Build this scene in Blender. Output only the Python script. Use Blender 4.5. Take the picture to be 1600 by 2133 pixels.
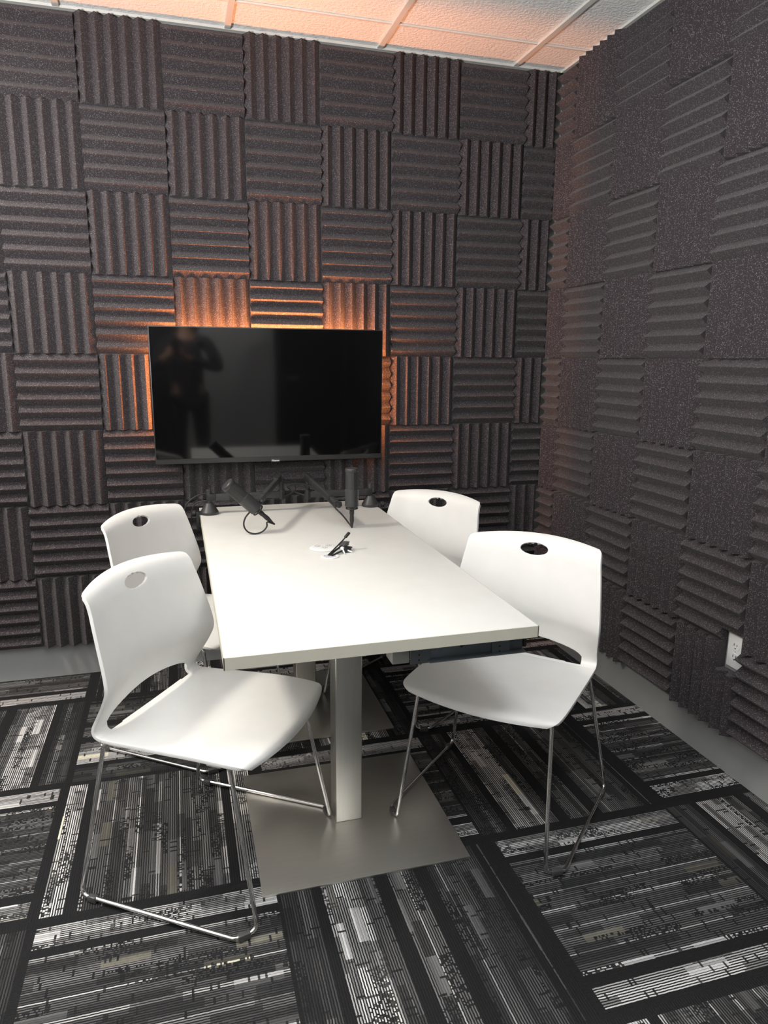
import bpy, bmesh, math, random
from mathutils import Vector, Matrix
for o in list(bpy.data.objects): bpy.data.objects.remove(o)
scene = bpy.context.scene
C = scene.collection
PI = math.pi
rnd = random.Random(7)

# ------------------------------------------------------------------ camera
cam = bpy.data.objects.new('camera', bpy.data.cameras.new('camera')); C.objects.link(cam)
cam.data.sensor_fit = 'HORIZONTAL'; cam.data.sensor_width = 36; cam.data.lens = 36*1485.8/1600
cam.data.clip_start = .02
_r = Vector((.9613, -.2755, .0083)); _d = Vector((-.0502, -.2045, -.9776)); _f = Vector((.271, .9393, -.2104))
_m = Matrix((_r, -_d, -_f)).transposed().to_4x4(); _m.translation = Vector((-1.7249, -3.1609, 1.3629))
cam.matrix_world = _m
scene.camera = cam

# ------------------------------------------------------------------ world, lights, exposure
w = bpy.data.worlds.new('world'); scene.world = w; w.use_nodes = True
w.node_tree.nodes['Background'].inputs[0].default_value = (.9, .95, 1, 1)
w.node_tree.nodes['Background'].inputs[1].default_value = .03
scene.view_settings.view_transform = 'Standard'; scene.view_settings.look = 'None'
scene.view_settings.exposure = -0.06; scene.view_settings.gamma = 1.0
ROOM_L, ROOM_F, CEIL = -4.30, -4.45, 2.61
LIGHTS = [  # troffer centre x, y, watts, colour
    (-2.996, -.852, 42, (1.0, .92, .80), .30),
    (-1.160, -2.688, 19, (.90, .96, 1.0), .54),
]
LED_POWER = 600.0
FILL_UPLIGHT = (-2.80, -2.55, 1.44, 325, (.99, .99, 1.0))   # added unseen floor lamp, there to brighten the ceiling
for i, (x, y, pw, col, sz) in enumerate(LIGHTS):
    L = bpy.data.lights.new('ceiling_light_lamp', 'AREA'); L.shape = 'SQUARE'; L.size = sz; L.energy = pw; L.color = col
    lo = bpy.data.objects.new('ceiling_light_lamp', L); C.objects.link(lo); lo.location = (x, y, CEIL-.028)

L = bpy.data.lights.new('added_floor_lamp_bulb', 'POINT'); L.shadow_soft_size = .05; L.energy = FILL_UPLIGHT[3]; L.color = FILL_UPLIGHT[4]  # fill light added inside the lamp bowl
lo = bpy.data.objects.new('added_floor_lamp_bulb', L); C.objects.link(lo); lo.location = FILL_UPLIGHT[:3]

# ------------------------------------------------------------------ node helpers and materials
def new_mat(name):
    m = bpy.data.materials.new(name); m.use_nodes = True
    nt = m.node_tree; return m, nt, nt.nodes['Principled BSDF']
def node(nt, typ, **kw):
    n = nt.nodes.new(typ)
    for k, v in kw.items(): setattr(n, k, v)
    return n
def put(nt, sock, v):
    if isinstance(v, bpy.types.NodeSocket): nt.links.new(v, sock)
    elif v is not None: sock.default_value = v
def mth(nt, op, a, b=None, c=None):
    n = node(nt, 'ShaderNodeMath', operation=op)
    for i, v in enumerate((a, b, c)): put(nt, n.inputs[i], v)
    return n.outputs[0]
def vec(nt, x, y, z=0.0):
    n = node(nt, 'ShaderNodeCombineXYZ')
    for i, v in enumerate((x, y, z)): put(nt, n.inputs[i], v)
    return n.outputs[0]
def mixc(nt, f, a, b):
    n = node(nt, 'ShaderNodeMix', data_type='RGBA'); put(nt, n.inputs[0], f); put(nt, n.inputs[6], a); put(nt, n.inputs[7], b)
    return n.outputs[2]
def noise(nt, v, scale, detail=2.0, rough=.5):
    n = node(nt, 'ShaderNodeTexNoise'); put(nt, n.inputs['Vector'], v)
    n.inputs['Scale'].default_value = scale; n.inputs['Detail'].default_value = detail; n.inputs['Roughness'].default_value = rough
    return n.outputs['Fac']
def white(nt, v):
    n = node(nt, 'ShaderNodeTexWhiteNoise', noise_dimensions='3D'); put(nt, n.inputs['Vector'], v); return n.outputs['Value']
def bump(nt, b, h, strength, dist=.001):
    n = node(nt, 'ShaderNodeBump'); put(nt, n.inputs['Height'], h)
    n.inputs['Strength'].default_value = strength; n.inputs['Distance'].default_value = dist
    nt.links.new(n.outputs[0], b.inputs['Normal'])
def objco(nt, jit=False):
    c = node(nt, 'ShaderNodeTexCoord').outputs['Object']
    if jit:
        oi = node(nt, 'ShaderNodeObjectInfo').outputs['Random']
        n = node(nt, 'ShaderNodeVectorMath', operation='ADD'); put(nt, n.inputs[0], c)
        k = mth(nt, 'MULTIPLY', oi, 37.0); put(nt, n.inputs[1], vec(nt, k, k, k)); c = n.outputs[0]
    return c
def simple(name, col, rough=.5, metal=0.0, spec=.5, bs=0.0, bscale=300.0, coat=0.0):
    m, nt, b = new_mat(name)
    co = objco(nt)
    n = noise(nt, co, 14.0, 3.0)
    v = mth(nt, 'MULTIPLY_ADD', n, .08, .96)
    mx = node(nt, 'ShaderNodeVectorMath', operation='SCALE'); mx.inputs[0].default_value = col; put(nt, mx.inputs[3], v)
    nt.links.new(mx.outputs[0], b.inputs['Base Color'])
    b.inputs['Roughness'].default_value = rough; b.inputs['Metallic'].default_value = metal
    b.inputs['Specular IOR Level'].default_value = spec; b.inputs['Coat Weight'].default_value = coat
    if bs: bump(nt, b, noise(nt, co, bscale, 2.0), bs)
    return m

def foam_material():
    m, nt, b = new_mat('charcoal foam')
    co = objco(nt, True)
    vo = node(nt, 'ShaderNodeTexVoronoi'); put(nt, vo.inputs['Vector'], co); vo.inputs['Scale'].default_value = 560
    near = mth(nt, 'LESS_THAN', vo.outputs['Distance'], .42)
    sep = node(nt, 'ShaderNodeSeparateColor'); nt.links.new(vo.outputs['Color'], sep.inputs[0])
    pick = mth(nt, 'GREATER_THAN', sep.outputs[0], .86)
    sparkle = mth(nt, 'MULTIPLY', near, pick)
    fine = noise(nt, co, 700, 2.0, .7)
    base = mixc(nt, mth(nt, 'MULTIPLY', fine, 1.0), (.017, .0140, .0158, 1), (.067, .0550, .061, 1))
    col = mixc(nt, mth(nt, 'MULTIPLY', sparkle, .8), base, (.42, .40, .40, 1))
    nt.links.new(col, b.inputs['Base Color'])
    b.inputs['Roughness'].default_value = .95; b.inputs['Specular IOR Level'].default_value = .12
    b.inputs['Sheen Weight'].default_value = .12; b.inputs['Sheen Roughness'].default_value = .6
    bump(nt, b, fine, .5, .0015)
    return m

def carpet_material():
    m, nt, b = new_mat('striped carpet')
    uv = node(nt, 'ShaderNodeUVMap', uv_map='tile').outputs[0]
    s = node(nt, 'ShaderNodeSeparateXYZ'); nt.links.new(uv, s.inputs[0]); u, v = s.outputs[0], s.outputs[1]
    at = node(nt, 'ShaderNodeAttribute', attribute_name='tile_seed')
    sc_ = node(nt, 'ShaderNodeSeparateColor'); nt.links.new(at.outputs['Color'], sc_.inputs[0])
    seed, pat = mth(nt, 'MULTIPLY', sc_.outputs[0], 91.0), sc_.outputs[1]
    N = 97.0
    # tufts wander a little along the row
    wob = mth(nt, 'MULTIPLY', mth(nt, 'SUBTRACT', noise(nt, vec(nt, mth(nt, 'MULTIPLY', u, 90.0), mth(nt, 'MULTIPLY', v, 40.0), seed), 1.0, 1.0), .5), .0035)
    vv = mth(nt, 'ADD', v, wob)
    ln = mth(nt, 'MULTIPLY', vv, N); li = mth(nt, 'FLOOR', ln); lf = mth(nt, 'FRACT', ln)
    lv = mth(nt, 'DIVIDE', mth(nt, 'ADD', li, .5), N)
    def ramp(stops):
        r = node(nt, 'ShaderNodeValToRGB'); cr = r.color_ramp; cr.interpolation = 'CONSTANT'
        while len(cr.elements) > 1: cr.elements.remove(cr.elements[-1])
        for i, (p, x) in enumerate(stops):
            e = cr.elements[0] if i == 0 else cr.elements.new(p)
            e.position = p; e.color = (x, x, x, 1)
        nt.links.new(lv, r.inputs[0]); return r.outputs[0]
    P1 = [(0, 0), (.04, 1), (.15, 0), (.19, .9), (.215, .35), (.28, .5), (.36, .3), (.40, .85), (.412, .35), (.50, .8), (.512, .32), (.59, .85), (.602, .5),
          (.67, .35), (.72, .8), (.732, .36), (.80, .95), (.825, 0), (.875, 1), (.972, 0)]
    P2 = [(0, .22), (.07, .45), (.10, .25), (.13, 0), (.17, 1), (.34, .45), (.41, 0), (.47, .45), (.53, .85), (.545, .42), (.60, 0), (.66, .35), (.70, .8),
          (.712, .42), (.77, .35), (.86, .7), (.87, .3), (.90, 0), (.93, .4), (.945, .0), (.97, 0)]
    lev = node(nt, 'ShaderNodeMix', data_type='RGBA'); put(nt, lev.inputs[0], pat); put(nt, lev.inputs[6], ramp(P1)); put(nt, lev.inputs[7], ramp(P2))
    level = mth(nt, 'MULTIPLY', lev.outputs[2], 1.0)
    # blocks: short lengths of a band that are filled in, dimmed or broken up
    bv = mth(nt, 'FLOOR', mth(nt, 'MULTIPLY', lv, 26.0))
    off = mth(nt, 'MULTIPLY', white(nt, vec(nt, bv, seed, 3.0)), 5.0)
    bu = mth(nt, 'FLOOR', mth(nt, 'ADD', mth(nt, 'MULTIPLY', u, 5.5), off))
    r1 = white(nt, vec(nt, bu, bv, seed)); r2 = white(nt, vec(nt, mth(nt, 'FLOOR', mth(nt, 'ADD', mth(nt, 'MULTIPLY', u, 4.3), off)), mth(nt, 'FLOOR', mth(nt, 'MULTIPLY', lv, 15.0)), mth(nt, 'ADD', seed, 7.0)))
    # filled blocks and solid rows widen the light part of the row
    fill = mth(nt, 'MULTIPLY_ADD', mth(nt, 'GREATER_THAN', r1, .90), .40, .50)
    tri = mth(nt, 'ABSOLUTE', mth(nt, 'MULTIPLY_ADD', lf, 2.0, -1.0))
    row = mth(nt, 'LESS_THAN', tri, fill)
    dim = mth(nt, 'MULTIPLY_ADD', mth(nt, 'GREATER_THAN', r1, .30), .45, .55)
    dots = white(nt, vec(nt, mth(nt, 'FLOOR', mth(nt, 'MULTIPLY', u, 150.0)), li, seed))
    speck = mth(nt, 'LESS_THAN', r2, .24)
    drop = mth(nt, 'MULTIPLY', speck, mth(nt, 'GREATER_THAN', dots, .55))
    brk = mth(nt, 'LESS_THAN', white(nt, vec(nt, mth(nt, 'FLOOR', mth(nt, 'MULTIPLY', u, 110.0)), mth(nt, 'FLOOR', mth(nt, 'MULTIPLY', lv, 31.0)), seed)), .05)
    keep = mth(nt, 'MULTIPLY', mth(nt, 'SUBTRACT', 1.0, drop), mth(nt, 'SUBTRACT', 1.0, mth(nt, 'MULTIPLY', brk, .85)))
    ends = mth(nt, 'MULTIPLY', mth(nt, 'GREATER_THAN', u, .035), mth(nt, 'LESS_THAN', u, .985))
    rv = mth(nt, 'MULTIPLY_ADD', white(nt, vec(nt, li, seed, 5.0)), .4, .7)
    amt = level
    for k in (row, dim, keep, ends, rv): amt = mth(nt, 'MULTIPLY', amt, k)
    amt = mth(nt, 'POWER', amt, 1.85)
    light = mixc(nt, mth(nt, 'GREATER_THAN', r1, .982), (.80, .79, .79, 1), (.86, .82, .66, 1))
    tuft = noise(nt, vec(nt, mth(nt, 'MULTIPLY', u, 380.0), mth(nt, 'MULTIPLY', v, 240.0), seed), 1.0, 2.0)
    darkc = mixc(nt, tuft, (.007, .007, .0075, 1), (.034, .034, .036, 1))
    col = mixc(nt, amt, darkc, light)
    nt.links.new(col, b.inputs['Base Color'])
    b.inputs['Roughness'].default_value = 1.0; b.inputs['Specular IOR Level'].default_value = .1
    h = mth(nt, 'ADD', mth(nt, 'MULTIPLY', mth(nt, 'SUBTRACT', 1.0, tri), .6), mth(nt, 'MULTIPLY', tuft, .8))
    bump(nt, b, h, .6, .003)
    return m

def steel_material(name, col, rough, direction):
    m, nt, b = new_mat(name)
    co = objco(nt)
    mp = node(nt, 'ShaderNodeMapping'); nt.links.new(co, mp.inputs[0]); mp.inputs['Scale'].default_value = direction
    n = noise(nt, mp.outputs[0], 1.0, 4.0, .6)
    cl = noise(nt, co, 6.0, 3.0)
    mx = mixc(nt, mth(nt, 'MULTIPLY_ADD', n, .6, mth(nt, 'MULTIPLY', cl, .3)), tuple(c*.86 for c in col)+(1,), tuple(min(1, c*1.08) for c in col)+(1,))
    nt.links.new(mx, b.inputs['Base Color'])
    b.inputs['Metallic'].default_value = 1
    put(nt, b.inputs['Roughness'], mth(nt, 'MULTIPLY_ADD', n, .12, rough-.03))
    bump(nt, b, n, .06, .0006)
    return m

def ceiling_material():
    m, nt, b = new_mat('ceiling tile')
    co = objco(nt)
    n = noise(nt, co, 75.0, 3.0, .6)
    b.inputs['Base Color'].default_value = (.85, .85, .83, 1); b.inputs['Roughness'].default_value = .95
    b.inputs['Specular IOR Level'].default_value = .1
    bump(nt, b, n, .9, .006)
    return m

def emit(name, col, strength):
    m, nt, b = new_mat(name)
    b.inputs['Base Color'].default_value = (*[min(1, c) for c in col], 1)
    b.inputs['Emission Color'].default_value = (*col, 1); b.inputs['Emission Strength'].default_value = strength
    return m

FOAM = foam_material()
CARPET = carpet_material()
CEILM = ceiling_material()
PAINT = simple('grey wall paint', (.30, .308, .305), .6, bs=.15, bscale=260)
PALE = simple('pale wall paint', (.47, .455, .445), .6, bs=.15, bscale=260)
GRID = simple('white grid metal', (.66, .65, .61), .5)
LAMINATE = simple('warm white laminate', (.79, .785, .75), .42, spec=.35)
EDGE = simple('laminate edge band', (.62, .60, .505), .5, spec=.3)
PLASTIC = simple('white plastic', (.86, .852, .83), .40, spec=.4)
CHROME = simple('chrome', (.86, .86, .85), .13, 1.0)
STEEL_PLATE = steel_material('brushed steel plate', (.84, .82, .77), .36, (9, 160, 20))
STEEL_COL = steel_material('brushed steel column', (.76, .74, .69), .34, (200, 200, 6))
GALV = simple('dark galvanised steel', (.20, .225, .245), .38, .85)
BLACKM = simple('black powder coat', (.034, .034, .035), .42)
BLACKP = simple('black plastic', (.016, .016, .017), .5)
MICBODY = simple('black microphone body', (.040, .040, .041), .38)
MESH = simple('microphone grille mesh', (.045, .045, .043), .55, .4, bs=.6, bscale=900)
RUBBER = simple('cable jacket', (.018, .018, .018), .5)
BEZEL = simple('television bezel', (.035, .035, .035), .38)
SCREEN = simple('television glass', (.003, .003, .0035), .06, spec=.9)
WHITEP = simple('bright white plastic', (.86, .86, .85), .35)
DARKHOLE = simple('dark slots', (.02, .02, .02), .7)
GREYMARK = simple('grey print', (.35, .35, .34), .6)
SILVER = simple('silver badge', (.75, .75, .75), .35, .6)
GLIDE = simple('dark glide plastic', (.07, .07, .07), .35)
DOORM = simple('dark door veneer', (.018, .016, .015), .45)
LED = emit('amber led', (1.0, .32, .095), LED_POWER)
LED_SIDE = emit('amber led side', (1.0, .32, .095), LED_POWER*.5)
DIFF = emit('light diffuser', (1, .97, .92), 3.0)

# ------------------------------------------------------------------ mesh helpers
def obj(name, bm, mat, parent=None, smooth=None, mods=()):
    me = bpy.data.meshes.new(name); bm.normal_update(); bm.to_mesh(me); bm.free()
    if mat is not None:
        for m in (mat if isinstance(mat, (list, tuple)) else [mat]): me.materials.append(m)
    o = bpy.data.objects.new(name, me); C.objects.link(o)
    if mods:
        for t, kw in mods:
            md = o.modifiers.new(t.lower(), t)
            for k, v in kw.items(): setattr(md, k, v)
        bpy.context.view_layer.update()
        me2 = bpy.data.meshes.new_from_object(o.evaluated_get(bpy.context.evaluated_depsgraph_get()))
        o.modifiers.clear(); o.data = me2; bpy.data.meshes.remove(me); me = me2; me.name = name
    if smooth is not None:
        for p in me.polygons: p.use_smooth = True
        me.set_sharp_from_angle(angle=math.radians(smooth))
    if parent is not None: o.parent = parent
    return o
def tag(o, label=None, cat=None, group=None, kind=None):
    if label: o['label'] = label
    if cat: o['category'] = cat
    if group: o['group'] = group
    if kind: o['kind'] = kind
    return o
def thing(name, label, cat, loc=(0, 0, 0), rz=0.0, group=None):
    o = bpy.data.objects.new(name, None); C.objects.link(o); o.location = loc; o.rotation_euler = (0, 0, rz)
    o.empty_display_size = .1
    return tag(o, label, cat, group)
def dup(root, loc, rz, label, group=None):
    r = root.copy(); C.objects.link(r); r.location = loc; r.rotation_euler = (0, 0, rz); r['label'] = label
    if group: r['group'] = group
    for ch in list(root.children):
        c = ch.copy(); C.objects.link(c); c.parent = r
        for g in list(ch.children):
            d = g.copy(); C.objects.link(d); d.parent = c
    return r
def box(bm, a, b, bev=0.0, seg=2, mat=0):
    vs = [bm.verts.new((x, y, z)) for x in (a[0], b[0]) for y in (a[1], b[1]) for z in (a[2], b[2])]
    fs = [bm.faces.new([vs[i] for i in q]) for q in ((0, 1, 3, 2), (4, 6, 7, 5), (0, 4, 5, 1), (2, 3, 7, 6), (0, 2, 6, 4), (1, 5, 7, 3))]
    for f in fs: f.material_index = mat
    if bev:
        es = list({e for f in fs for e in f.edges})
        bmesh.ops.bevel(bm, geom=es, offset=bev, segments=seg, profile=.5, affect='EDGES', clamp_overlap=True)
def nbox(a, b, bev=0.0, seg=2):
    bm = bmesh.new(); box(bm, a, b, bev, seg); return bm
def frame_of(axis):
    z = Vector(axis).normalized(); t = Vector((0, 0, 1)) if abs(z.z) < .95 else Vector((1, 0, 0))
    x = t.cross(z).normalized(); y = z.cross(x); return x, y, z
def lathe(bm, prof, base, axis, seg=40, cap=True):
    """prof: (radius, distance along axis) rings"""
    x, y, z = frame_of(axis); base = Vector(base); rings = []
    for r, h in prof:
        rings.append([bm.verts.new(base + z*h + x*(r*math.cos(2*PI*i/seg)) + y*(r*math.sin(2*PI*i/seg))) for i in range(seg)])
    for a, b in zip(rings, rings[1:]):
        for i in range(seg): bm.faces.new((a[i], a[(i+1) % seg], b[(i+1) % seg], b[i]))
    if cap: bm.faces.new(rings[0][::-1]); bm.faces.new(rings[-1])
def nlathe(prof, base, axis, seg=40, cap=True):
    bm = bmesh.new(); lathe(bm, prof, base, axis, seg, cap); return bm
def fillet(pts, r, n=6, closed=False):
    pts = [Vector(p) for p in pts]; out = []; N = len(pts)
    for i, p in enumerate(pts):
        if not closed and i in (0, N-1): out.append(p); continue
        a, b = pts[i-1]-p, pts[(i+1) % N]-p
        la, lb = a.length, b.length; a.normalize(); b.normalize()
        ang = a.angle(b)
        if ang > PI-.02: out.append(p); continue
        t = min(r/math.tan(ang/2), la*.48, lb*.48)
        p0, p2 = p+a*t, p+b*t
        for k in range(n+1):
            s = k/n; out.append(p0*(1-s)**2 + p*(2*s*(1-s)) + p2*s*s)
    return out
def spline(pts, n=8):
    pts = [Vector(p) for p in pts]; out = []
    for i in range(len(pts)-1):
        p0, p1, p2, p3 = pts[max(i-1, 0)], pts[i], pts[i+1], pts[min(i+2, len(pts)-1)]
        for k in range(n):
            t = k/n
            out.append(.5*((2*p1)+(p2-p0)*t+(2*p0-5*p1+4*p2-p3)*t*t+(3*p1-p0-3*p2+p3)*t**3))
    return out+[pts[-1]]
def tube(bm, pts, r, seg=10, closed=False):
    pts = [Vector(p) for p in pts]; N = len(pts); rings = []; nrm = None
    for i, p in enumerate(pts):
        if closed: d = (pts[(i+1) % N]-pts[i-1]).normalized()
        else: d = (pts[min(i+1, N-1)]-pts[max(i-1, 0)]).normalized()
        if nrm is None: nrm, _, _ = frame_of(d)
        nrm = (nrm - d*nrm.dot(d)).normalized(); bn = d.cross(nrm)
        rr = r(i/(N-1)) if callable(r) else r
        rings.append([bm.verts.new(p+(nrm*math.cos(2*PI*k/seg)+bn*math.sin(2*PI*k/seg))*rr) for k in range(seg)])
    pairs = list(zip(rings, rings[1:]))
    if closed:
        # match the seam by nearest rotation
        a, b = rings[-1], rings[0]
        off = min(range(seg), key=lambda o: sum((a[k].co-b[(k+o) % seg].co).length for k in range(seg)))
        for k in range(seg): bm.faces.new((a[k], a[(k+1) % seg], b[(k+1+off) % seg], b[(k+off) % seg]))
    for a, b in pairs:
        for k in range(seg): bm.faces.new((a[k], a[(k+1) % seg], b[(k+1) % seg], b[k]))
    if not closed: bm.faces.new(rings[0][::-1]); bm.faces.new(rings[-1])
def ntube(pts, r, seg=10, closed=False):
    bm = bmesh.new(); tube(bm, pts, r, seg, closed); bmesh.ops.recalc_face_normals(bm, faces=bm.faces); return bm
def obox(bm, p0, p1, w, h, up=(0, 0, 1), bev=0.0):
    """a bar of section w x h from p0 to p1"""
    p0, p1 = Vector(p0), Vector(p1); d = (p1-p0).normalized(); s = d.cross(Vector(up)).normalized(); u = s.cross(d)
    before = set(bm.verts); L = (p1-p0).length
    box(bm, (0, -w/2, -h/2), (L, w/2, h/2), bev)
    M4 = Matrix((d, -s, u)).transposed().to_4x4(); M4.translation = p0
    for v in bm.verts:
        if v not in before: v.co = M4 @ v.co
def nobox(p0, p1, w, h, up=(0, 0, 1), bev=0.0):
    bm = bmesh.new(); obox(bm, p0, p1, w, h, up, bev); return bm

# ------------------------------------------------------------------ the room
# floor: 0.606 m carpet tiles laid quarter-turn; each face carries its own stripe direction, pattern and seed
bm = bmesh.new(); uvl = bm.loops.layers.uv.new('tile'); cl = bm.loops.layers.float_color.new('tile_seed')
TP, TQ = .606, .610; X0, Y0 = -.927, -1.482
special = {(0, -1): (0, 0), (-1, -1): (1, 0), (-2, 0): (0, 1), (-1, 0): (0, 0), (0, 0): (1, 0), (-2, -1): (0, 0), (-3, 0): (0, 0), (-3, 1): (1, 1), (1, 0): (0, 1), (1, -1): (1, 0)}
for ix in range(-5, 3):
    for iy in range(-6, 4):
        x0, y0 = X0+ix*TP, Y0+iy*TQ
        xa, xb, ya, yb = max(x0, ROOM_L-.1), min(x0+TP, .1), max(y0, ROOM_F-.1), min(y0+TQ, .1)
        if xa >= xb or ya >= yb: continue
        f = bm.faces.new([bm.verts.new(p) for p in ((xa, ya, 0), (xb, ya, 0), (xb, yb, 0), (xa, yb, 0))])
        pat, flip = special.get((ix, iy), (rnd.randint(0, 1), rnd.randint(0, 1)))
        seed = rnd.random()
        for lp in f.loops:
            a, b = (lp.vert.co.x-x0)/TP, (lp.vert.co.y-y0)/TQ
            u, v = (a, 1-b) if (ix+iy) % 2 else (1-b, a)     # stripes along x, or along y
            if flip: v = 1-v
            lp[uvl].uv = (u, v); lp[cl] = (seed, pat, 0, 1)
tag(obj('floor', bm, CARPET), kind='structure')
for nm, a, b in (('wall_back', (ROOM_L-.1, 0, 0), (.1, .1, CEIL)), ('wall_right', (0, ROOM_F-.1, 0), (.1, 0, CEIL)),
                 ('wall_left', (ROOM_L-.1, ROOM_F-.1, 0), (ROOM_L, 0, CEIL)), ('wall_front', (ROOM_L, ROOM_F-.1, 0), (0, ROOM_F, CEIL))):
    tag(obj(nm, nbox(a, b), PAINT if nm in ('wall_back', 'wall_right') else PALE), kind='structure')
tag(obj('ceiling', nbox((ROOM_L-.1, ROOM_F-.1, CEIL+.004), (.1, .1, CEIL+.06)), CEILM), kind='structure')
# ceiling grid: main tees along y, cross tees along x, wall angle
bm = bmesh.new()
GX, GY = [-.242-.612*k for k in range(5)], [-.240-.612*k for k in range(7)]
for x in GX: box(bm, (x-.012, ROOM_F, CEIL-.006), (x+.012, 0, CEIL+.0035), .001, 1)
for y in GY: box(bm, (ROOM_L, y-.006, CEIL-.0035), (0, y+.006, CEIL+.003), .001, 1)
box(bm, (ROOM_L, -.020, CEIL-.007), (0, 0, CEIL+.003)); box(bm, (-.020, ROOM_F, CEIL-.007), (0, 0, CEIL+.003))
tag(obj('trim_1', bm, GRID), kind='structure')
# dark door added behind the camera to darken half of the television's reflection
t = thing('added_door_1', 'added dark flush door in the wall facing the television', 'door', (0, 0, 0)); del t['category']; del t['label']; t['kind'] = 'structure'
obj('door_leaf', nbox((-.70, ROOM_F, .004), (-.06, ROOM_F+.045, 2.2), .003), DOORM, t)
bm = bmesh.new()
box(bm, (-.76, ROOM_F, 0), (-.702, ROOM_F+.06, 2.26)); box(bm, (-.70, ROOM_F, 2.203), (-.06, ROOM_F+.06, 2.26))
obj('door_frame', bm, BLACKM, t)
obj('door_handle', ntube(fillet([(-.63, ROOM_F+.045, 1.0), (-.63, ROOM_F+.095, 1.0), (-.52, ROOM_F+.095, 1.0)], .015), .009), CHROME, t, 40)
t = thing('added_door_2', 'x', 'x', (0, 0, 0)); del t['category']; del t['label']; t['kind'] = 'structure'  # second dark door, added so the television's left side reflects dark
obj('door_leaf', nbox((-2.75, ROOM_F, .004), (-1.78, ROOM_F+.045, 2.2), .003), DOORM, t)
bm = bmesh.new()
for xa in (-2.81, -1.778): box(bm, (xa, ROOM_F, 0), (xa+.058, ROOM_F+.06, 2.26))
box(bm, (-2.75, ROOM_F, 2.203), (-1.78, ROOM_F+.06, 2.26)); obj('door_frame', bm, BLACKM, t)
t = thing('added_door_3', 'x', 'x', (0, 0, 0)); del t['category']; del t['label']; t['kind'] = 'structure'  # dark door added on the right wall to keep the screen's reflection dark
obj('door_leaf', nbox((-.045, -4.38, .004), (0, -2.62, 2.3), .003), DOORM, t)
bm = bmesh.new()
for ya in (-4.44, -2.618): box(bm, (-.06, ya, 0), (0, ya+.058, 2.36))
box(bm, (-.06, -4.38, 2.303), (0, -2.62, 2.36)); obj('door_frame', bm, BLACKM, t)
# recessed ceiling lights above and behind the camera
for i, (x, y, pw, col, sz) in enumerate(LIGHTS):
    t = thing('ceiling_light', ['square flush ceiling light panel left of the table, near the back wall', 'square flush ceiling light panel behind the camera'][i], 'light', (x, y, CEIL), 0, 'ceiling light panels')
    bm = bmesh.new()
    for a, b in (((-.3, -.3), (.3, -.275)), ((-.3, .275), (.3, .3)), ((-.3, -.275), (-.275, .275)), ((.275, -.275), (.3, .275))):
        box(bm, (a[0], a[1], -.022), (b[0], b[1], -.002))
    obj('light_frame', bm, GRID, t)
    obj('diffuser', nbox((-.275, -.275, -.012), (.275, .275, -.004)), DIFF, t)

# floor lamp added out of view, bowl turned up to lift the ceiling
ux, uy, uz = FILL_UPLIGHT[:3]
t = thing('added_floor_lamp', 'added black fill lamp with an upturned bowl standing out of view on the left', 'lamp', (ux, uy, 0))
obj('base', nlathe([(.14, .0005), (.14, .012), (.13, .02), (.02, .026), (.012, .03)], (0, 0, 0), (0, 0, 1), 48), BLACKM, t, 35)
obj('pole', nlathe([(.011, .025), (.011, uz-.115)], (0, 0, 0), (0, 0, 1), 20), BLACKM, t, 35)
obj('bowl', nlathe([(.02, -.12), (.07, -.105), (.125, -.06), (.155, .0), (.150, .0), (.12, -.055), (.066, -.097), (.0, -.108)], (0, 0, uz), (0, 0, 1), 48, False), BLACKM, t, 35)

# ------------------------------------------------------------------ acoustic foam panels
FW, FP, FB, FR = .3046, .3055, .017, .034      # panel size, pitch, base thickness, ridge height
def foam_mesh(width, ridges):
    """panel in its own frame: X across the ridges, Z along them, -Y out of the wall, centred"""
    n = ridges; p = width/n; prof = []
    for k in range(n):
        x = -width/2+k*p
        for f_, h in ((0, .02), (.03, .04), (.435, .90), (.474, .992), (.5, 1.0), (.526, .992), (.565, .90), (.97, .04)):
            prof.append((x+f_*p, FB+FR*h))
    prof.append((width/2, FB+FR*.02))
    bm = bmesh.new(); H = FW/2
    zs = [-H, -H*.5, 0, H*.5, H]
    rows = [[bm.verts.new((x, -d, z)) for x, d in prof] for z in zs]
    back = [[bm.verts.new((x, 0, z)) for x in (-width/2, width/2)] for z in (-H, H)]
    for a, b in zip(rows, rows[1:]):
        for i in range(len(a)-1): bm.faces.new((a[i], a[i+1], b[i+1], b[i]))
    bm.faces.new([*rows[0][::-1], back[0][0], back[0][1]]); bm.faces.new([*rows[-1], back[1][1], back[1][0]])
    bm.faces.new([r[0] for r in rows]+[back[1][0], back[0][0]]); bm.faces.new([r[-1] for r in rows][::-1]+[back[0][1], back[1][1]])
    bm.faces.new((back[0][0], back[1][0], back[1][1], back[0][1]))
    bmesh.ops.recalc_face_normals(bm, faces=bm.faces)
    return bm
def cut_mesh(bm, keep):
    """trim a panel to |x|<=keep on one axis by two bisects (axis, lo, hi)"""
    ax, lo, hi = keep
    for co, sgn in ((lo, -1), (hi, 1)):
        c = [0, 0, 0]; c[ax] = co; no = [0, 0, 0]; no[ax] = sgn
        r = bmesh.ops.bisect_plane(bm, geom=bm.verts[:]+bm.edges[:]+bm.faces[:], plane_co=c, plane_no=no, clear_outer=True)
        bmesh.ops.holes_fill(bm, edges=[e for e in bm.edges if e.is_boundary])
    return bm
rowname = ['top row', 'second row down', 'third row down', 'fourth row down', 'fifth row down', 'third row up', 'second row up', 'bottom row']
ordn = ['first', 'second', 'third', 'fourth', 'fifth', 'sixth', 'seventh', 'eighth', 'ninth']
protos = {}
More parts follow.
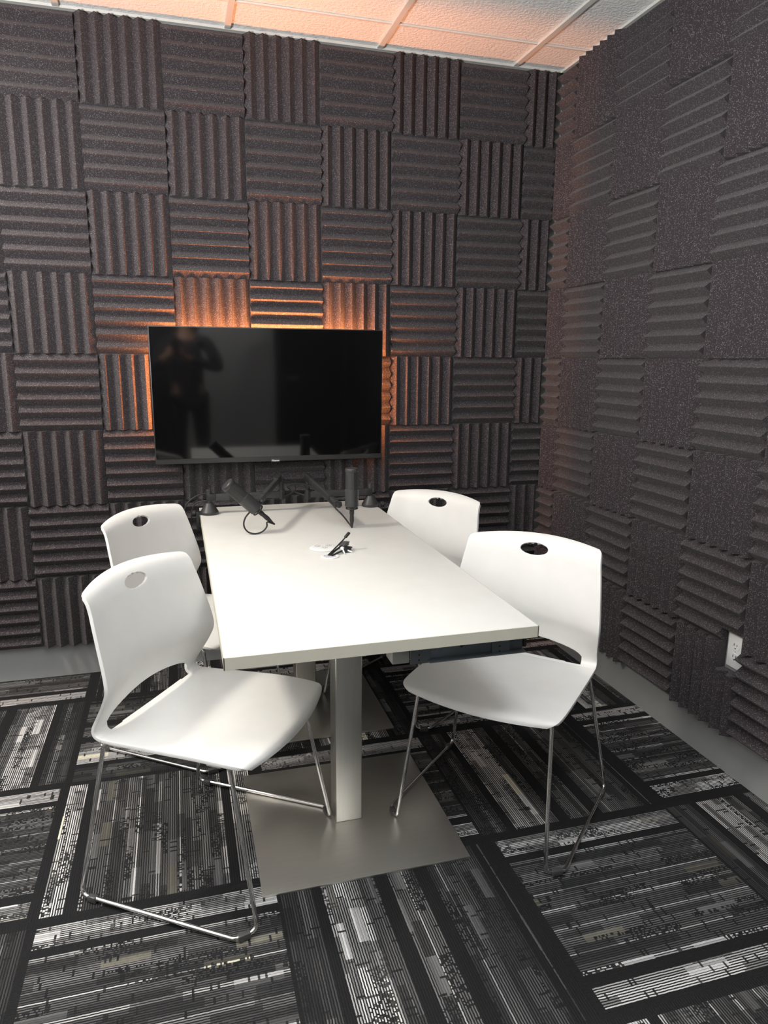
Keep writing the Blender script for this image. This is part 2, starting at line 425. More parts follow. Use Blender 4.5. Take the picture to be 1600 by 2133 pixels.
def foam(kind, half):
    key = (kind, half)
    if key not in protos:
        if not half: bm = foam_mesh(FW, 6)
        elif kind == 'v': bm = foam_mesh(FW/2, 3)                                  # upright ridges: cut between ridges
        else: bm = cut_mesh(foam_mesh(FW, 6), (2, -FW/4, FW/4))                    # level ridges: shortened
        if kind == 'h': bmesh.ops.rotate(bm, verts=bm.verts, matrix=Matrix.Rotation(PI/2, 3, 'Y'))
        o = obj('acoustic_foam_panel', bm, FOAM, None, 34); protos[key] = o; return o
    o = protos[key].copy(); C.objects.link(o); return o
ZT, ZB = 2.594, .150
def foam_wall(wall, start, ncols):
    for r in range(8):
        for c in range(-1, ncols):
            half = c == -1
            k = 'v' if (r+c) % 2 == (1 if wall == 'back' else 0) else 'h'
            o = foam(k, half)
            s = start if not half else start-FP/2-.0
            cen = (start+c*FP+FP/2) if not half else start-.0015-FW/4
            z = ZT-(r+.5)*FP+rnd.uniform(-.0004, .0004); jx = rnd.uniform(-.0003, .0003)
            tilt = rnd.uniform(-.0015, .0015)
            if wall == 'back': o.location = (-cen+jx, -.001, z); o.rotation_euler = (0, tilt, 0)
            else: o.location = (-.001, -cen+jx, z); o.rotation_euler = (tilt, 0, -PI/2)
            dirn = 'upright' if k == 'v' else 'level'
            wn = 'back wall' if wall == 'back' else 'right wall'
            where = 'narrow cut panel at the room corner' if half else ordn[c]+' full panel from the corner'
            tag(o, 'charcoal foam, %s ridges, %s, %s, %s' % (dirn, wn, rowname[r], where), 'foam panel', 'foam panels on the '+wn)
            o['_k'] = '%s%d%d' % (wall, r, c)
foam_wall('back', .189, 9)
foam_wall('right', .199, 7)
# the two panels trimmed round the wall outlet
def find(k): return next(o for o in C.objects if o.get('_k') == k)
def notch(key, a, b):
    o = find(key); o.data = o.data.copy(); bpy.context.view_layer.update()
    cu = obj('cutter', nbox(a, b), None)
    md = o.modifiers.new('cut', 'BOOLEAN'); md.object = cu; md.operation = 'DIFFERENCE'; md.solver = 'EXACT'
    bpy.context.view_layer.update()
    me = bpy.data.meshes.new_from_object(o.evaluated_get(bpy.context.evaluated_depsgraph_get()))
    o.modifiers.clear(); o.data = me; bpy.data.objects.remove(cu)
notch('right73', (-.2, -1.45, .362), (.02, -1.331, .60)); notch('right63', (-.2, -1.45, .40), (.02, -1.331, .500))
for o in list(C.objects):
    if '_k' in o: del o['_k']

# ------------------------------------------------------------------ table
TX0, TX1, TY0, TY1, TZ = -1.658, -.914, -1.706, -.098, .737
t = thing('table', 'white rectangular meeting table on two brushed steel pedestals', 'table', (-1.286, -.9, 0))
def loc(p): return (p[0]+1.286, p[1]+.9, p[2])
def tb(a, b, bev=0.0, seg=2): return nbox(loc(a), loc(b), bev, seg)
top = obj('tabletop', tb((TX0+.002, TY0+.002, TZ-.029), (TX1-.002, TY1-.002, TZ), .001, 2), LAMINATE, t, 40)
bm = bmesh.new()
for a, b in (((TX0, TY0), (TX1, TY0+.002)), ((TX0, TY1-.002), (TX1, TY1)), ((TX0, TY0), (TX0+.002, TY1)), ((TX1-.002, TY0), (TX1, TY1))):
    box(bm, loc((*a, TZ-.029)), loc((*b, TZ-.0008)))
obj('edge_band', bm, EDGE, top)
for yc in (-1.272, -.535):
    obj('base_plate', tb((-1.577, yc-.281, .0005), (-1.001, yc+.281, .0065), .0012), STEEL_PLATE, t, 40)
    obj('column', tb((-1.331, yc-.040, .0065), (-1.252, yc+.040, TZ-.0295), .004, 3), STEEL_COL, t, 40)
    obj('top_bracket', tb((-1.45, yc-.12, TZ-.036), (-1.13, yc+.12, TZ-.0295)), GALV, t)
# steel rail fixed under the near edge
r = obj('rail', tb((-1.185, -1.668, .664), (-.935, -1.655, .7075), .001), GALV, t, 40)
bm = bmesh.new()
box(bm, loc((-1.185, -1.690, .664)), loc((-.935, -1.668, .6665))); obj('rail_lip', bm, GALV, r)
obj('bolt', nlathe([(.0035, 0), (.0035, .003), (.002, .004)], loc((-1.098, -1.668, .690)), (0, -1, 0), 16), DARKHOLE, r, 40)
for x0, x1 in ((-1.228, -1.178), (-1.020, -.972)):
    bm = bmesh.new(); box(bm, loc((x0, -1.674, .658)), loc((x1, -1.669, .7075)), .0006, 1)
    b_ = obj('bracket', bm, GALV, t, 40)
    bm = bmesh.new()
    for k in range(3): lathe(bm, [(.002, 0), (.002, .0012)], loc(((x0+x1)/2-.004, -1.674, .668+.013*k)), (0, -1, 0), 12)
    obj('bolt_hole', bm, DARKHOLE, b_)
obj('junction_box', tb((-1.272, -1.672, .662), (-1.230, -1.62, .7075), .002), simple('light grey steel', (.42, .43, .40), .45, .5), t, 40)
obj('end_stop', tb((-.934, -1.672, .670), (-.926, -1.64, .7075), .002), BLACKP, t, 40)

# ------------------------------------------------------------------ chairs
def cr(table, v):
    """Catmull-Rom through rows of a table, v in 0..len-1"""
    n = len(table); i = min(int(v), n-2); tt = v-i
    P = [table[max(i-1, 0)], table[i], table[i+1], table[min(i+2, n-1)]]
    return [.5*((2*P[1][k])+(P[2][k]-P[0][k])*tt+(2*P[0][k]-5*P[1][k]+4*P[2][k]-P[3][k])*tt*tt+(3*P[1][k]-P[0][k]-3*P[2][k]+P[3][k])*tt**3) for k in range(len(P[0]))]
# rows: x side, z side, x middle, z middle, half width
SEAT = [(.466, .419, .492, .415, .205), (.462, .430, .487, .428, .222), (.448, .438, .470, .438, .232), (.41, .441, .418, .437, .236), (.34, .443, .34, .437, .237),
        (.26, .441, .26, .432, .235), (.18, .438, .18, .428, .232), (.11, .435, .11, .428, .229), (.062, .434, .062, .430, .227)]
BACK = [(.062, .434, .062, .430, .227), (.046, .440, .046, .438, .226), (.044, .455, .042, .455, .226), (.062, .487, .040, .490, .228), (.088, .530, .046, .535, .234), (.104, .570, .058, .577, .238),
        (.099, .615, .058, .622, .236), (.084, .670, .046, .680, .230), (.068, .725, .030, .738, .223), (.058, .757, .020, .772, .218), (.049, .780, .008, .796, .2155), (.036, .795, -.008, .810, .213), (.022, .801, -.024, .816, .204)]
def build_shell(tbl, nv, slot=None, hole=None):
    bm = bmesh.new(); us = []
    SL = .178
    core = [i/30*SL for i in range(-30, 31)]
    ring = 9
    rows = []
    for j in range(nv+1):
        xs, zs, xm, zm, hw = cr(tbl, j/nv*(len(tbl)-1))
        ys = [-hw+(hw-SL)*i/ring for i in range(ring)]+core+[SL+(hw-SL)*(i+1)/ring for i in range(ring)] if hw > SL+.004 else [y*hw/SL for y in [-SL+0*0]*0] or [hw*(-1+2*i/(2*ring+60)) for i in range(2*ring+61)]
        row = []
        for y in ys:
            q = 1-(y/hw)**2
            row.append(bm.verts.new((xs+(xm-xs)*q, y, zs+(zm-zs)*q)))
        rows.append(row)
    for a, b in zip(rows, rows[1:]):
        for i in range(len(a)-1): bm.faces.new((a[i], a[i+1], b[i+1], b[i]))
    def carve(inside, snap):
        kill = [f for f in bm.faces if inside(f.calc_center_median())]
        vs = {v for f in kill for v in f.verts}
        bmesh.ops.delete(bm, geom=kill, context='FACES')
        for v in vs:
            if v.is_valid and v.link_faces: snap(v)
    if slot:
        ztop = lambda y: .470+.026*(1-(y/SL)**2)-.012*(abs(y)/SL)**14
        def ins(c): return abs(c.y) < SL and .4345 < c.z < ztop(c.y)
        def snp(v):
            if v.co.z > .446 and abs(v.co.y) < SL+.001:
                v.co.z = ztop(min(abs(v.co.y), SL))
        carve(ins, snp)
    if hole:
        hy, hz, a, b = hole
        def rr(c): return math.hypot((c.y-hy)/a, (c.z-hz)/b)
        def snp(v):
            k = rr(v.co); nz = hz+(v.co.z-hz)/k; v.co.y = hy+(v.co.y-hy)/k; v.co.z = nz
        carve(lambda c: rr(c) < 1, snp)
    bmesh.ops.recalc_face_normals(bm, faces=bm.faces)
    return bm
def make_chair(label, loc_, rz, group):
    t = thing('stacking_chair', label, 'chair', loc_, rz, group)
    th = .0085
    mods = lambda off: [('SOLIDIFY', dict(thickness=th, offset=off, use_even_offset=True)), ('BEVEL', dict(width=.002, segments=2, limit_method='ANGLE', angle_limit=math.radians(50)))]
    bm = build_shell(SEAT, 40)
    if sum(f.normal.z for f in bm.faces) < 0: bmesh.ops.reverse_faces(bm, faces=bm.faces)
    obj('seat', bm, PLASTIC, t, 45, mods(-1))
    bm = build_shell(BACK, 96, slot=True, hole=(0, .774, .0455, .0185))
    if sum(f.normal.x for f in bm.faces) < 0: bmesh.ops.reverse_faces(bm, faces=bm.faces)
    obj('backrest', bm, PLASTIC, t, 45, mods(-1))
    R = .0056
    for s in (1, -1):
        pts = [(.055, .207*s, .417), (0, .270*s, .0105), (.443, .272*s, .0105), (.482, .229*s, .0105), (.405, .200*s, .417)]
        f = obj('sled_frame', ntube(fillet(pts, .022, 7, True), R, 12, True), CHROME, t, 60)
        bm = bmesh.new(); obox(bm, (.022, .270*s, .0085), (.048, .270*s, .0085), .016, .017, bev=.003); obj('glide', bm, GLIDE, t, 40)
        bm = bmesh.new(); obox(bm, (.449, .266*s, .0085), (.470, .243*s, .0085), .016, .017, bev=.003); obj('glide', bm, GLIDE, t, 40)
    for x in (.13, .33): obj('crossbar', ntube([(x, -.2032, .417), (x, .2032, .417)], .005, 10), CHROME, t, 60)
    bm = bmesh.new()
    for x in (.09, .37):
        for s in (1, -1): box(bm, (x-.02, .2035*s-.011, .4125), (x+.02, .2035*s+.011, .428), .003)
    obj('seat_mount', bm, PLASTIC, t, 40)
    return t
CG = 'white stacking chairs round the table'
ch = make_chair('white plastic chair nearest the camera on the table\'s left side', (-1.872, -1.207, .003), math.radians(-34.2), CG)
dup(ch, (-.645, -1.177, .003), math.radians(223.6), 'white plastic chair nearest the camera on the table\'s right side, angled out')
dup(ch, (-1.89, -.457, .0), math.radians(-36.5), 'far left white plastic chair, half hidden behind the nearer left chair')
dup(ch, (-.677, -.384, .0), math.radians(216.1), 'far right white plastic chair with its back to the room corner')

# ------------------------------------------------------------------ television
TVX0, TVX1, TVZ0, TVZ1, TVY = -1.823, -.858, .928, 1.484, -.110
t = thing('television', 'large black flat screen television on the foam wall, amber glow behind', 'television', (-1.34, -.05, 1.2))
t.rotation_euler = (.019, 0, 0)          # tipped slightly down towards the seats
def tl(p): return (p[0]+1.34, p[1]+.05, p[2]-1.2)
def tvb(a, b, bev=0.0, seg=2): return nbox(tl(a), tl(b), bev, seg)
obj('casing', tvb((TVX0, TVY, TVZ0), (TVX1, -.098, TVZ1), .0025), BEZEL, t, 40)
obj('screen', tvb((TVX0+.004, TVY-.0012, TVZ0+.022), (TVX1-.004, TVY+.002, TVZ1-.004)), SCREEN, t)
obj('back_housing', tvb((TVX0+.085, -.099, TVZ0+.03), (TVX1-.085, -.066, TVZ1-.085), .006), BEZEL, t, 40)
obj('wall_bracket', tvb((-1.50, -.067, 1.05), (-1.18, -.0555, 1.35), .002), BLACKM, t, 40)
bm = bmesh.new()
box(bm, tl((TVX0+.08, -.082, TVZ1-.080)), tl((TVX1-.08, -.072, TVZ1-.075)))
tag(obj('led_strip', bm, LED, t), 'glowing amber light strip'); bm = bmesh.new()
box(bm, tl((TVX0+.075, -.082, TVZ0+.13)), tl((TVX0+.080, -.072, TVZ1-.08))); box(bm, tl((TVX1-.080, -.082, TVZ0+.13)), tl((TVX1-.075, -.072, TVZ1-.08)))
tag(obj('led_strip', bm, LED_SIDE, t), 'glowing amber light strip')
obj('badge', tvb((-1.349, TVY-.0022, .9245), (-1.313, TVY+.001, .9395), .001), BEZEL, t, 40)
fc = bpy.data.curves.new('badge_lettering', 'FONT'); fc.body = 'Hisense'; fc.size = .0105; fc.extrude = .0003; fc.align_x = 'CENTER'; fc.align_y = 'CENTER'; fc.offset = .0002
fo = bpy.data.objects.new('badge_lettering', fc); C.objects.link(fo); bpy.context.view_layer.update()
me = bpy.data.meshes.new_from_object(fo.evaluated_get(bpy.context.evaluated_depsgraph_get())); bpy.data.objects.remove(fo)
me.materials.clear(); me.materials.append(WHITEP)
lo = bpy.data.objects.new('badge_lettering', me); C.objects.link(lo); lo.parent = t; lo.location = tl((-1.331, TVY-.0026, .932)); lo.rotation_euler = (PI/2, 0, 0)

# ------------------------------------------------------------------ microphone boom arms
def boom(label, bx, by, side, elbow, piv, mount):
    """side: +1 arm runs to +x; elbow: foot of the joint on the lower arm; piv: top of joint; mount: far end of upper arm"""
    t = thing('boom_arm', label, 'microphone arm', (bx, by, TZ), 0, 'microphone boom arms')
    L = lambda p: (p[0]-bx, p[1]-by, p[2]-TZ)
    obj('base', nlathe([(.036, .001), (.037, .004), (.037, .011), (.034, .015), (.016, .047), (.012, .048)], (0, 0, 0), (0, 0, 1), 48), BLACKM, t, 35)
    obj('post', nlathe([(.010, .047), (.010, .100), (.008, .102)], (0, 0, 0), (0, 0, 1), 24), BLACKM, t, 35)
    e = Vector(elbow)
    arm = obj('lower_arm', nobox(L((bx-side*.006, by, e.z)), L((e.x, e.y, e.z)), .017, .027, bev=.002), BLACKM, t, 40)
    bm = bmesh.new(); obox(bm, L((bx-side*.008, by, e.z)), L((bx+side*.028, by, e.z)), .020, .030, bev=.002); obj('arm_sleeve', bm, BLACKP, arm, 40); bm = bmesh.new(); obox(bm, L((bx+side*.08, by, e.z)), L((bx+side*.10, by, e.z)), .019, .029, bev=.001)
    obj('arm_sleeve', bm, BLACKP, arm, 40)
    p = Vector(piv)
    obj('joint', nlathe([(.013, -.02), (.014, -.015), (.014, .02), (.009, .024), (.009, (p.z-e.z)-.012), (.012, (p.z-e.z)-.01), (.012, (p.z-e.z)+.004)], L(e), (0, 0, 1), 8), BLACKP, t, 30)
    m = Vector(mount); d = (m-p).normalized()
    ua = obj('upper_arm', nobox(L(p-d*.012), L(m), .017, .022, bev=.002), BLACKM, t, 40)
    bm = bmesh.new(); obox(bm, L(p-d*.020), L(p+d*.05), .021, .027, bev=.003); obj('arm_sleeve', bm, BLACKP, ua, 40); bm = bmesh.new(); obox(bm, L(m-d*.07), L(m-d*.06), .020, .026, bev=.001)
    obj('arm_sleeve', bm, BLACKP, ua, 40)
    sx = d.cross(Vector((0, 0, 1))).normalized()*(-1 if side < 0 else 1)
    kb = obj('joint_knob', nlathe([(.012, 0), (.013, .006), (.011, .009)], L(p+sx*.010), sx, 24), BLACKP, t, 35)
    obj('knob_cap', nlathe([(.0045, 0), (.004, .001)], L(p+sx*.0193), sx, 16), WHITEP, kb, 35)
    bm = bmesh.new()
    lathe(bm, [(.010, -.014), (.010, .014)], L(m+d*.004), sx, 20); obox(bm, L(m), L(m+d*.022), .012, .018, bev=.002)
    obj('mount_swivel', bm, BLACKP, t, 40)
    # table clamp beside the base, gripping the table's side edge
    ex = (TX0-.004) if side > 0 else (TX1+.004)
    o_ = -1 if side > 0 else 1
    bm = bmesh.new()
    xa, xb = sorted((ex, ex+o_*.012)); box(bm, L((xa, by-.018, TZ-.062)), L((xb, by+.018, TZ+.014)), .002)
    xa, xb = sorted((ex+o_*.012, ex-o_*.022)); box(bm, L((xa, by-.016, TZ+.0015)), L((xb, by+.016, TZ+.012)), .002)
    xa, xb = sorted((ex+o_*.012, ex-o_*.030)); box(bm, L((xa, by-.016, TZ-.062)), L((xb, by+.016, TZ-.054)), .002)
    obj('clamp', bm, BLACKP, t, 40)
    obj('clamp_knob', nlathe([(.012, 0), (.014, .003), (.014, .014), (.011, .017)], L((ex+o_*.012, by, TZ+.006)), (o_, 0, 0), 12), BLACKP, t, 30)
    return t
boom('black boom microphone arm clamped at the table\'s back left corner', -1.621, -.235, 1, (-1.325, -.235, .806), (-1.338, -.24, .872), (-1.455, -.585, .850))
boom('black boom microphone arm clamped at the table\'s back right corner', -.943, -.235, -1, (-1.216, -.235, .801), (-1.216, -.24, .872), (-1.165, -.585, .826))

# ------------------------------------------------------------------ microphones and their cables
def mic(label, bottom, axis, L_=.148, r=.0255):
    b = Vector(bottom); a = Vector(axis).normalized()
    t = thing('microphone', label, 'microphone', b, 0, 'studio microphones')
    O = (0, 0, 0)
    obj('body', nlathe([(.009, -.006), (.016, -.004), (r-.003, 0), (r, .004), (r, L_*.46), (r-.0008, L_*.465)], O, a, 48), MICBODY, t, 35)
    obj('grille', nlathe([(r-.0012, L_*.462), (r-.0012, L_*.90)], O, a, 48), MESH, t, 35)
    obj('end_cap', nlathe([(r-.0005, L_*.895), (r, L_*.90), (r, L_*.965), (r-.0015, L_*.98), (r-.004, L_*.99), (r-.007, L_*.984)], O, a, 48), MICBODY, t, 35)
    x, y, z = frame_of(a)
    bm = bmesh.new()
    for k in range(2):
        d = x*(1 if k else -1)
        obox(bm, d*(r-.0015)+a*(L_*.45), d*(r-.0015)+a*(L_*.90), .003, .010, up=d, bev=.0005)
    obj('grille_post', bm, MICBODY, t, 40)
    bm = bmesh.new(); tube(bm, [(x*math.cos(q*PI/12)+y*math.sin(q*PI/12))*.021+a*(-.006) for q in range(24)], .003, 8, True)
    obj('thread_ring', bm, BLACKP, t, 50)
    return t
LB = Vector((-1.4678, -.612, .8262)); LA = Vector((-.109, -.014, .105))
RB = Vector((-1.1152, -.612, .8190)); RA = Vector((0, 0, 1))
mic('black condenser microphone tilted to the left over the table', LB, LA)
mic('black condenser microphone standing upright beside the right boom arm', RB, RA)
def plug(t, base, axis, o):
    return obj('plug', nlathe([(.008, 0), (.0088, .003), (.0088, .02), (.0075, .024), (.0085, .045), (.0055, .062), (.0032, .074)], Vector(base)-o, axis, 24), RUBBER, t, 40)
# left: plug continues the microphone's axis, cable makes a ring that rests on the table, then climbs the arm
na = -LA.normalized(); p0 = LB+na*.007
t = thing('microphone_cable', 'black cable looping in a ring under the tilted microphone', 'cable', p0, 0, 'microphone cables')
plug(t, p0, na, p0)
tip = p0+na*.074
pts = [tip, tip+na*.006, (-1.4318, -.618, .7785), (-1.4345, -.622, .764), (-1.4445, -.625, .751), (-1.460, -.627, .7425), (-1.4805, -.628, .7405), (-1.501, -.626, .7465), (-1.514, -.624, .762), (-1.5165, -.621, .781), (-1.509, -.617, .800), (-1.4955, -.613, .815), (-1.478, -.606, .8285),
       (-1.4625, -.590, .844), (-1.452, -.555, .852), (-1.418, -.48, .848), (-1.378, -.36, .858), (-1.345, -.255, .860), (-1.30, -.19, .858), (-1.265, -.175, .842), (-1.262, -.185, .815), (-1.29, -.20, .797), (-1.36, -.2215, .787), (-1.50, -.2185, .786), (-1.605, -.205, .787), (-1.672, -.19, .775), (-1.692, -.19, .72), (-1.69, -.20, .60), (-1.66, -.25, .42)]
obj('cord', ntube([p-p0 for p in spline(pts, 8)], .0031, 8), RUBBER, t, 60)
p0 = RB+Vector((0, 0, -.007))
t = thing('microphone_cable', 'black cable hanging below the upright microphone, touching the table', 'cable', p0, 0, 'microphone cables')
plug(t, p0, (0, 0, -1), p0)
pts = [(-1.1152, -.612, .7395), (-1.1165, -.612, .7425), (-1.128, -.602, .758), (-1.150, -.598, .787), (-1.168, -.588, .806), (-1.182, -.55, .824), (-1.196, -.48, .836), (-1.214, -.36, .848), (-1.232, -.27, .850), (-1.262, -.20, .842), (-1.29, -.17, .826), (-1.27, -.165, .806), (-1.21, -.20, .788), (-1.12, -.2175, .781), (-.98, -.205, .781), (-.915, -.185, .768), (-.885, -.185, .70), (-.888, -.2, .56), (-.91, -.25, .40)]
obj('cord', ntube([Vector(p)-p0 for p in spline(pts, 8)], .0031, 8), RUBBER, t, 60)
# two plain cords hanging off the left edge by the clamp
o0 = Vector((-1.70, -.17, .74))
t = thing('hanging_cord', 'thin black cord curving down beside the left boom arm\'s clamp', 'cable', o0)
pts = [(-1.615, -.14, .808), (-1.66, -.145, .80), (-1.70, -.15, .775), (-1.722, -.155, .73), (-1.722, -.16, .67), (-1.70, -.17, .62), (-1.685, -.18, .58), (-1.67, -.24, .46)]
obj('cord', ntube([Vector(p)-o0 for p in spline(pts, 8)], .003, 8), RUBBER, t, 60)

# ------------------------------------------------------------------ table outlets and connector cables
g = Vector((-1.277, -.878, TZ))
t = thing('power_grommet', 'white round power outlet set in the middle of the table', 'outlet', g)
obj('cover', nlathe([(.044, .0003), (.046, .0015), (.0455, .0035), (.040, .006), (.034, .0068)], (0, 0, 0), (0, 0, 1), 56), WHITEP, t, 30)
for k, (dx, dy) in enumerate(((-.018, .010), (.002, -.012), (.020, .010))):
    bm = bmesh.new()
    tube(bm, [(dx+.0095*math.cos(q*PI/12), dy+.0095*math.sin(q*PI/12), .0069) for q in range(24)], .0006, 6, True)
    for sx in (-.0035, .0035): box(bm, (dx+sx-.0009, dy-.003, .0066), (dx+sx+.0009, dy+.003, .0073))
    box(bm, (dx-.0015, dy-.0075, .0066), (dx+.0015, dy-.0050, .0073))
    obj('socket', bm, GREYMARK, t)
g = Vector((-1.277, -.985, TZ))
t = thing('cable_grommet', 'small white round cable hole ring beside the power outlet', 'grommet', g)
obj('ring', nlathe([(.029, .0003), (.030, .0015), (.029, .0035), (.022, .0045), (.019, .0035), (.0185, .0006)], (0, 0, 0), (0, 0, 1), 48, True), WHITEP, t, 30)
obj('hole', nlathe([(.0175, .0006), (.0175, .0038)], (.001, 0, 0), (0, 0, 1), 32), simple('grommet well', (.55, .56, .62), .6), t, 30)
# cord organiser: white four-legged clip
g = Vector((-1.2285, -.948, TZ))
t = thing('cable_clip', 'small white clip with splayed legs holding the cable ends', 'clip', g)
hub = Vector((.001, .003, .013))
obj('hub', nlathe([(.005, -.006), (.007, -.003), (.007, .003), (.005, .006)], hub, (.5, .35, .75), 16), WHITEP, t, 40)
for q in ((.030, .030), (.032, -.008), (.004, -.022), (-.018, .012)):
    obj('leg', ntube(spline([hub, hub*.7+Vector((q[0]*.45, q[1]*.45, 0)), (q[0], q[1], .0025)], 6), lambda s: .004-.0016*s, 8), WHITEP, t, 50)
CC = 'cable ends in the middle of the table'
def lead(name, label, path, r, head):
    o0 = Vector(path[0]); t = thing(name, label, 'cable', o0, 0, CC)
    obj('cord', ntube([Vector(p)-o0 for p in spline(path, 6)], r, 8), RUBBER, t, 60)
    a = Vector(path[-1]); d = (a-Vector(path[-2])).normalized(); x, y, z = frame_of(d)
    (L1, w1, h1, m1), (L2, w2, h2, m2) = head
    obj('plug_body', nobox(a-o0-d*.002, a-o0+d*L1, w1, h1, up=tuple(y), bev=.0018), m1, t, 40)
    obj('plug_tip', nobox(a-o0+d*(L1-.001), a-o0+d*(L1+L2), w2, h2, up=tuple(y), bev=.0006), m2, t, 40)
lead('display_cable', 'black cable with a grey boxy video plug, propped on the white clip', [(-1.279, -.985, TZ+.004), (-1.253, -.957, TZ+.012), (-1.2256, -.93, TZ+.0185)], .0034, ((.030, .021, .012, simple('plug grey', (.10, .10, .10), .5)), (.010, .014, .005, SILVER)))
lead('charging_cable', 'thin black cable reaching highest, with a slim oval plug', [(-1.282, -.980, TZ+.004), (-1.255, -.955, TZ+.018), (-1.2212, -.925, TZ+.036), (-1.2102, -.918, TZ+.045)], .0024, ((.022, .010, .007, BLACKP), (.006, .007, .003, SILVER)))
lead('adapter_cable', 'black cable with a dark plug lowest in the bundle', [(-1.272, -.990, TZ+.004), (-1.247, -.968, TZ+.007), (-1.2226, -.949, TZ+.0095)], .0032, ((.028, .020, .012, BLACKP), (.009, .012, .004, DARKHOLE)))

# ------------------------------------------------------------------ wall outlet
yc, zc = -1.3745, .4315
t = thing('wall_outlet', 'white duplex wall outlet framed by foam on the right wall', 'outlet', (-.0005, yc, zc), -PI/2)
obj('cover_plate', nbox((-.0355, -.0055, -.0585), (.0355, 0, .0585), .0035, 3), WHITEP, t, 35)
for s in (1, -1):
    bm = bmesh.new(); lathe(bm, [(.0172, 0), (.0168, .0018)], (0, -.0055, .0195*s), (0, -1, 0), 32)
    for v in bm.verts: v.co.z = max(min(v.co.z, .0195*s+.0140), .0195*s-.0140)
    rc = obj('receptacle', bm, WHITEP, t, 35)
    bm = bmesh.new()
    for sx, h in ((-.0063, .0042), (.0063, .0034)): box(bm, (sx-.0011, -.0078, .0195*s+.004-h), (sx+.0011, -.0070, .0195*s+.004+h))
    lathe(bm, [(.0025, 0), (.0025, .0006)], (0, -.0073, .0195*s-.0078), (0, -1, 0), 14)
    obj('slot', bm, DARKHOLE, rc)
obj('screw', nlathe([(.003, 0), (.0025, .001)], (0, -.0055, 0), (0, -1, 0), 14), SILVER, t, 35)

# ------------------------------------------------------------------ the photographer, seen only as a dark reflection in the television
def skin_mesh(name, verts, edges, radii, root, mat, parent, sub=2):
    me = bpy.data.meshes.new(name); me.from_pydata([tuple(v) for v in verts], edges, [])
    o = bpy.data.objects.new(name, me); C.objects.link(o)
    sk = o.modifiers.new('skin', 'SKIN'); sk.use_smooth_shade = True
    if not me.skin_vertices: raise RuntimeError('no skin layer')
    for i, r in enumerate(radii):
        d = me.skin_vertices[0].data[i]; d.radius = (r, r) if not isinstance(r, tuple) else r; d.use_root = (i == root)
    sb = o.modifiers.new('sub', 'SUBSURF'); sb.levels = sub
    bpy.context.view_layer.update()
    me2 = bpy.data.meshes.new_from_object(o.evaluated_get(bpy.context.evaluated_depsgraph_get()))
    o.modifiers.clear(); o.data = me2; bpy.data.meshes.remove(me); me2.name = name
    me2.materials.clear(); me2.materials.append(mat)
    for p in me2.polygons: p.use_smooth = True
    o.parent = parent; return o
SKIN = simple('skin', (.45, .27, .19), .5); HAIRM = simple('dark hair', (.02, .015, .012), .5)
TOPM = simple('charcoal knit top', (.035, .035, .038), .85, bs=.3, bscale=500); TROUS = simple('black trousers', (.010, .010, .012), .8); SHOE = simple('black shoe leather', (.012, .012, .012), .4)
PX, PY = -1.62, -3.56
per = thing('person', 'person reflected in the television, in dark top and trousers, holding up a phone', 'person', (PX, PY, 0))
CAMP = Vector((-1.7249, -3.1609, 1.3629)); O = Vector((PX, PY, 0))
up = -_d
pc = CAMP - _f*.014 + _r*.018 - up*.050                    # middle of the phone
V, E_, Rr = [], [], []
def jv(p, r, par=None):
    V.append(Vector(p)); Rr.append(r)
    if par is not None: E_.append((par, len(V)-1))
    return len(V)-1
pel = jv((0, 0, .93), (.135, .10)); wa = jv((0, .0, 1.06), (.115, .088), pel); che = jv((0, -.005, 1.24), (.135, .10), wa); sh = jv((0, -.01, 1.36), (.085, .075), che)
nk = jv((0, .005, 1.44), .052, sh); h0 = jv((0, .02, 1.50), .062, nk); h1 = jv((0, .018, 1.57), .078, h0); h2 = jv((0, .012, 1.635), .066, h1)
nose = jv((0, .098, 1.545), .012, h1)
for s_ in (1, -1):
    jv((s_*.080, .012, 1.56), .014, h1)                     # ears
    hip = jv((s_*.085, 0, .86), .082, pel); kn = jv((s_*.10, .015, .49), .056, hip); an = jv((s_*.105, -.015, .09), .036, kn); jv((s_*.115, .11, .035), .030, an)
    s0 = jv((s_*.165, -.01, 1.355), .054, sh); el = jv((s_*.285-.02, .07, 1.13), .040, s0)
    wr = pc - O + _r*(s_*.062) - up*.075 - _f*.045; w_ = jv(wr, .026, el)
    pal = jv(pc - O + _r*(s_*.052) - up*.045 - _f*.018, .024, w_)
    th = jv(pc-O+_r*(s_*.046)-up*.018-_f*.022, .0105, pal); jv(pc-O+_r*(s_*.022)+up*.004-_f*.018, .0085, th)
    for k in range(4):
        u0 = -.058+.0195*k
        a_ = jv(pc-O+_r*(s_*.054)+up*u0-_f*.002, .0095, pal); b_ = jv(pc-O+_r*(s_*.046)+up*(u0+.004)+_f*.015, .0085, a_); jv(pc-O+_r*(s_*(.024+.004*abs(k-1)))+up*(u0+.006)+_f*.0145, .0075, b_)
skin_mesh('body', V, E_, Rr, pel, SKIN, per)
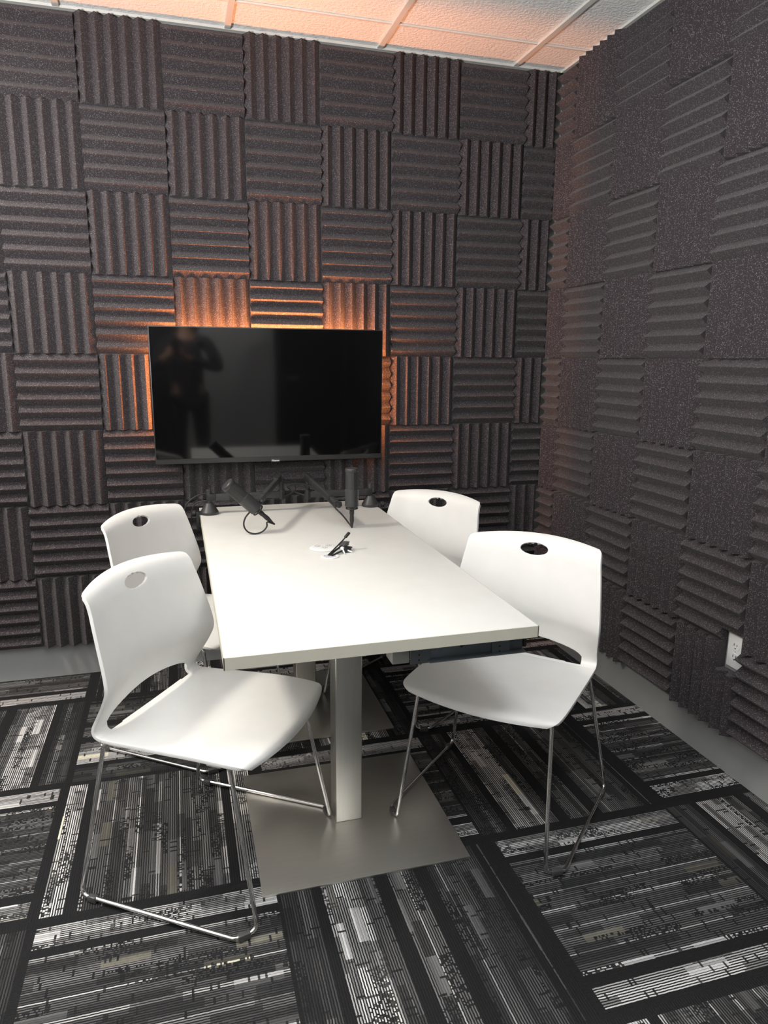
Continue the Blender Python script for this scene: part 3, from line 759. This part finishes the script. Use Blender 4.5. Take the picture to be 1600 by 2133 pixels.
# knit top over torso and arms
V, E_, Rr = [], [], []
a0 = jv((0, 0, .80), (.150, .115)); a1 = jv((0, 0, 1.06), (.132, .104), a0); a2 = jv((0, -.005, 1.24), (.148, .114), a1); a3 = jv((0, -.01, 1.365), (.096, .086), a2); jv((0, 0, 1.425), .062, a3)
for s_ in (1, -1):
    b0 = jv((s_*.168, -.01, 1.355), .066, a3); b1 = jv((s_*.287-.02, .07, 1.128), .052, b0)
    wr = pc-O+_r*(s_*.062)-up*.075-_f*.045; jv(V[b1].lerp(wr, .82), .036, b1)
skin_mesh('top', V, E_, Rr, a0, TOPM, per)
V, E_, Rr = [], [], []
a0 = jv((0, 0, .925), (.143, .108))
for s_ in (1, -1):
    h = jv((s_*.088, 0, .85), .094, a0); k = jv((s_*.10, .013, .49), .068, h); jv((s_*.106, -.012, .10), .056, k)
skin_mesh('trousers', V, E_, Rr, a0, TROUS, per)
for s_ in (1, -1):
    V, E_, Rr = [], [], []
    a = jv((s_*.106, -.035, .048), .040); b = jv((s_*.112, .06, .042), .040, a); jv((s_*.118, .150, .036), .032, b)
    skin_mesh('shoe', V, E_, Rr, a, SHOE, per)
V, E_, Rr = [], [], []
a = jv((0, -.012, 1.655), .080); b = jv((0, -.048, 1.60), .080, a); c_ = jv((0, -.060, 1.52), .070, b); jv((0, -.055, 1.43), .055, c_)
for s_ in (1, -1):
    d_ = jv((s_*.066, -.010, 1.59), .034, a); e_ = jv((s_*.076, -.012, 1.50), .030, d_); jv((s_*.070, -.015, 1.42), .022, e_)
skin_mesh('hair', V, E_, Rr, a, HAIRM, per)
for s_ in (1, -1): obj('eye', nlathe([(.001, -.006), (.009, -.003), (.011, .001), (.008, .006), (.001, .008)], (s_*.030, .082, 1.575), (s_*.15, 1, 0), 16), simple('eye', (.12, .09, .07), .2), per, 40)
obj('mouth', ntube(spline([(-.022, .080, 1.508), (0, .089, 1.506), (.022, .080, 1.508)], 6), .004, 8), simple('lips', (.36, .15, .13), .45), per, 50)
ph = thing('phone', 'black phone held up by the person reflected in the television', 'phone', pc)
bm = bmesh.new(); box(bm, (-.0365, -.0745, -.0042), (.0365, .0745, .0042), .0038, 3)
b_ = obj('case', bm, BLACKP, ph, 40); b_.rotation_euler = Matrix((_r, up, -_f)).transposed().to_euler()
bm = bmesh.new(); box(bm, (-.034, -.072, .0040), (.034, .072, .0046), .0002, 1)
b_ = obj('display', bm, SCREEN, ph); b_.rotation_euler = Matrix((_r, up, -_f)).transposed().to_euler()
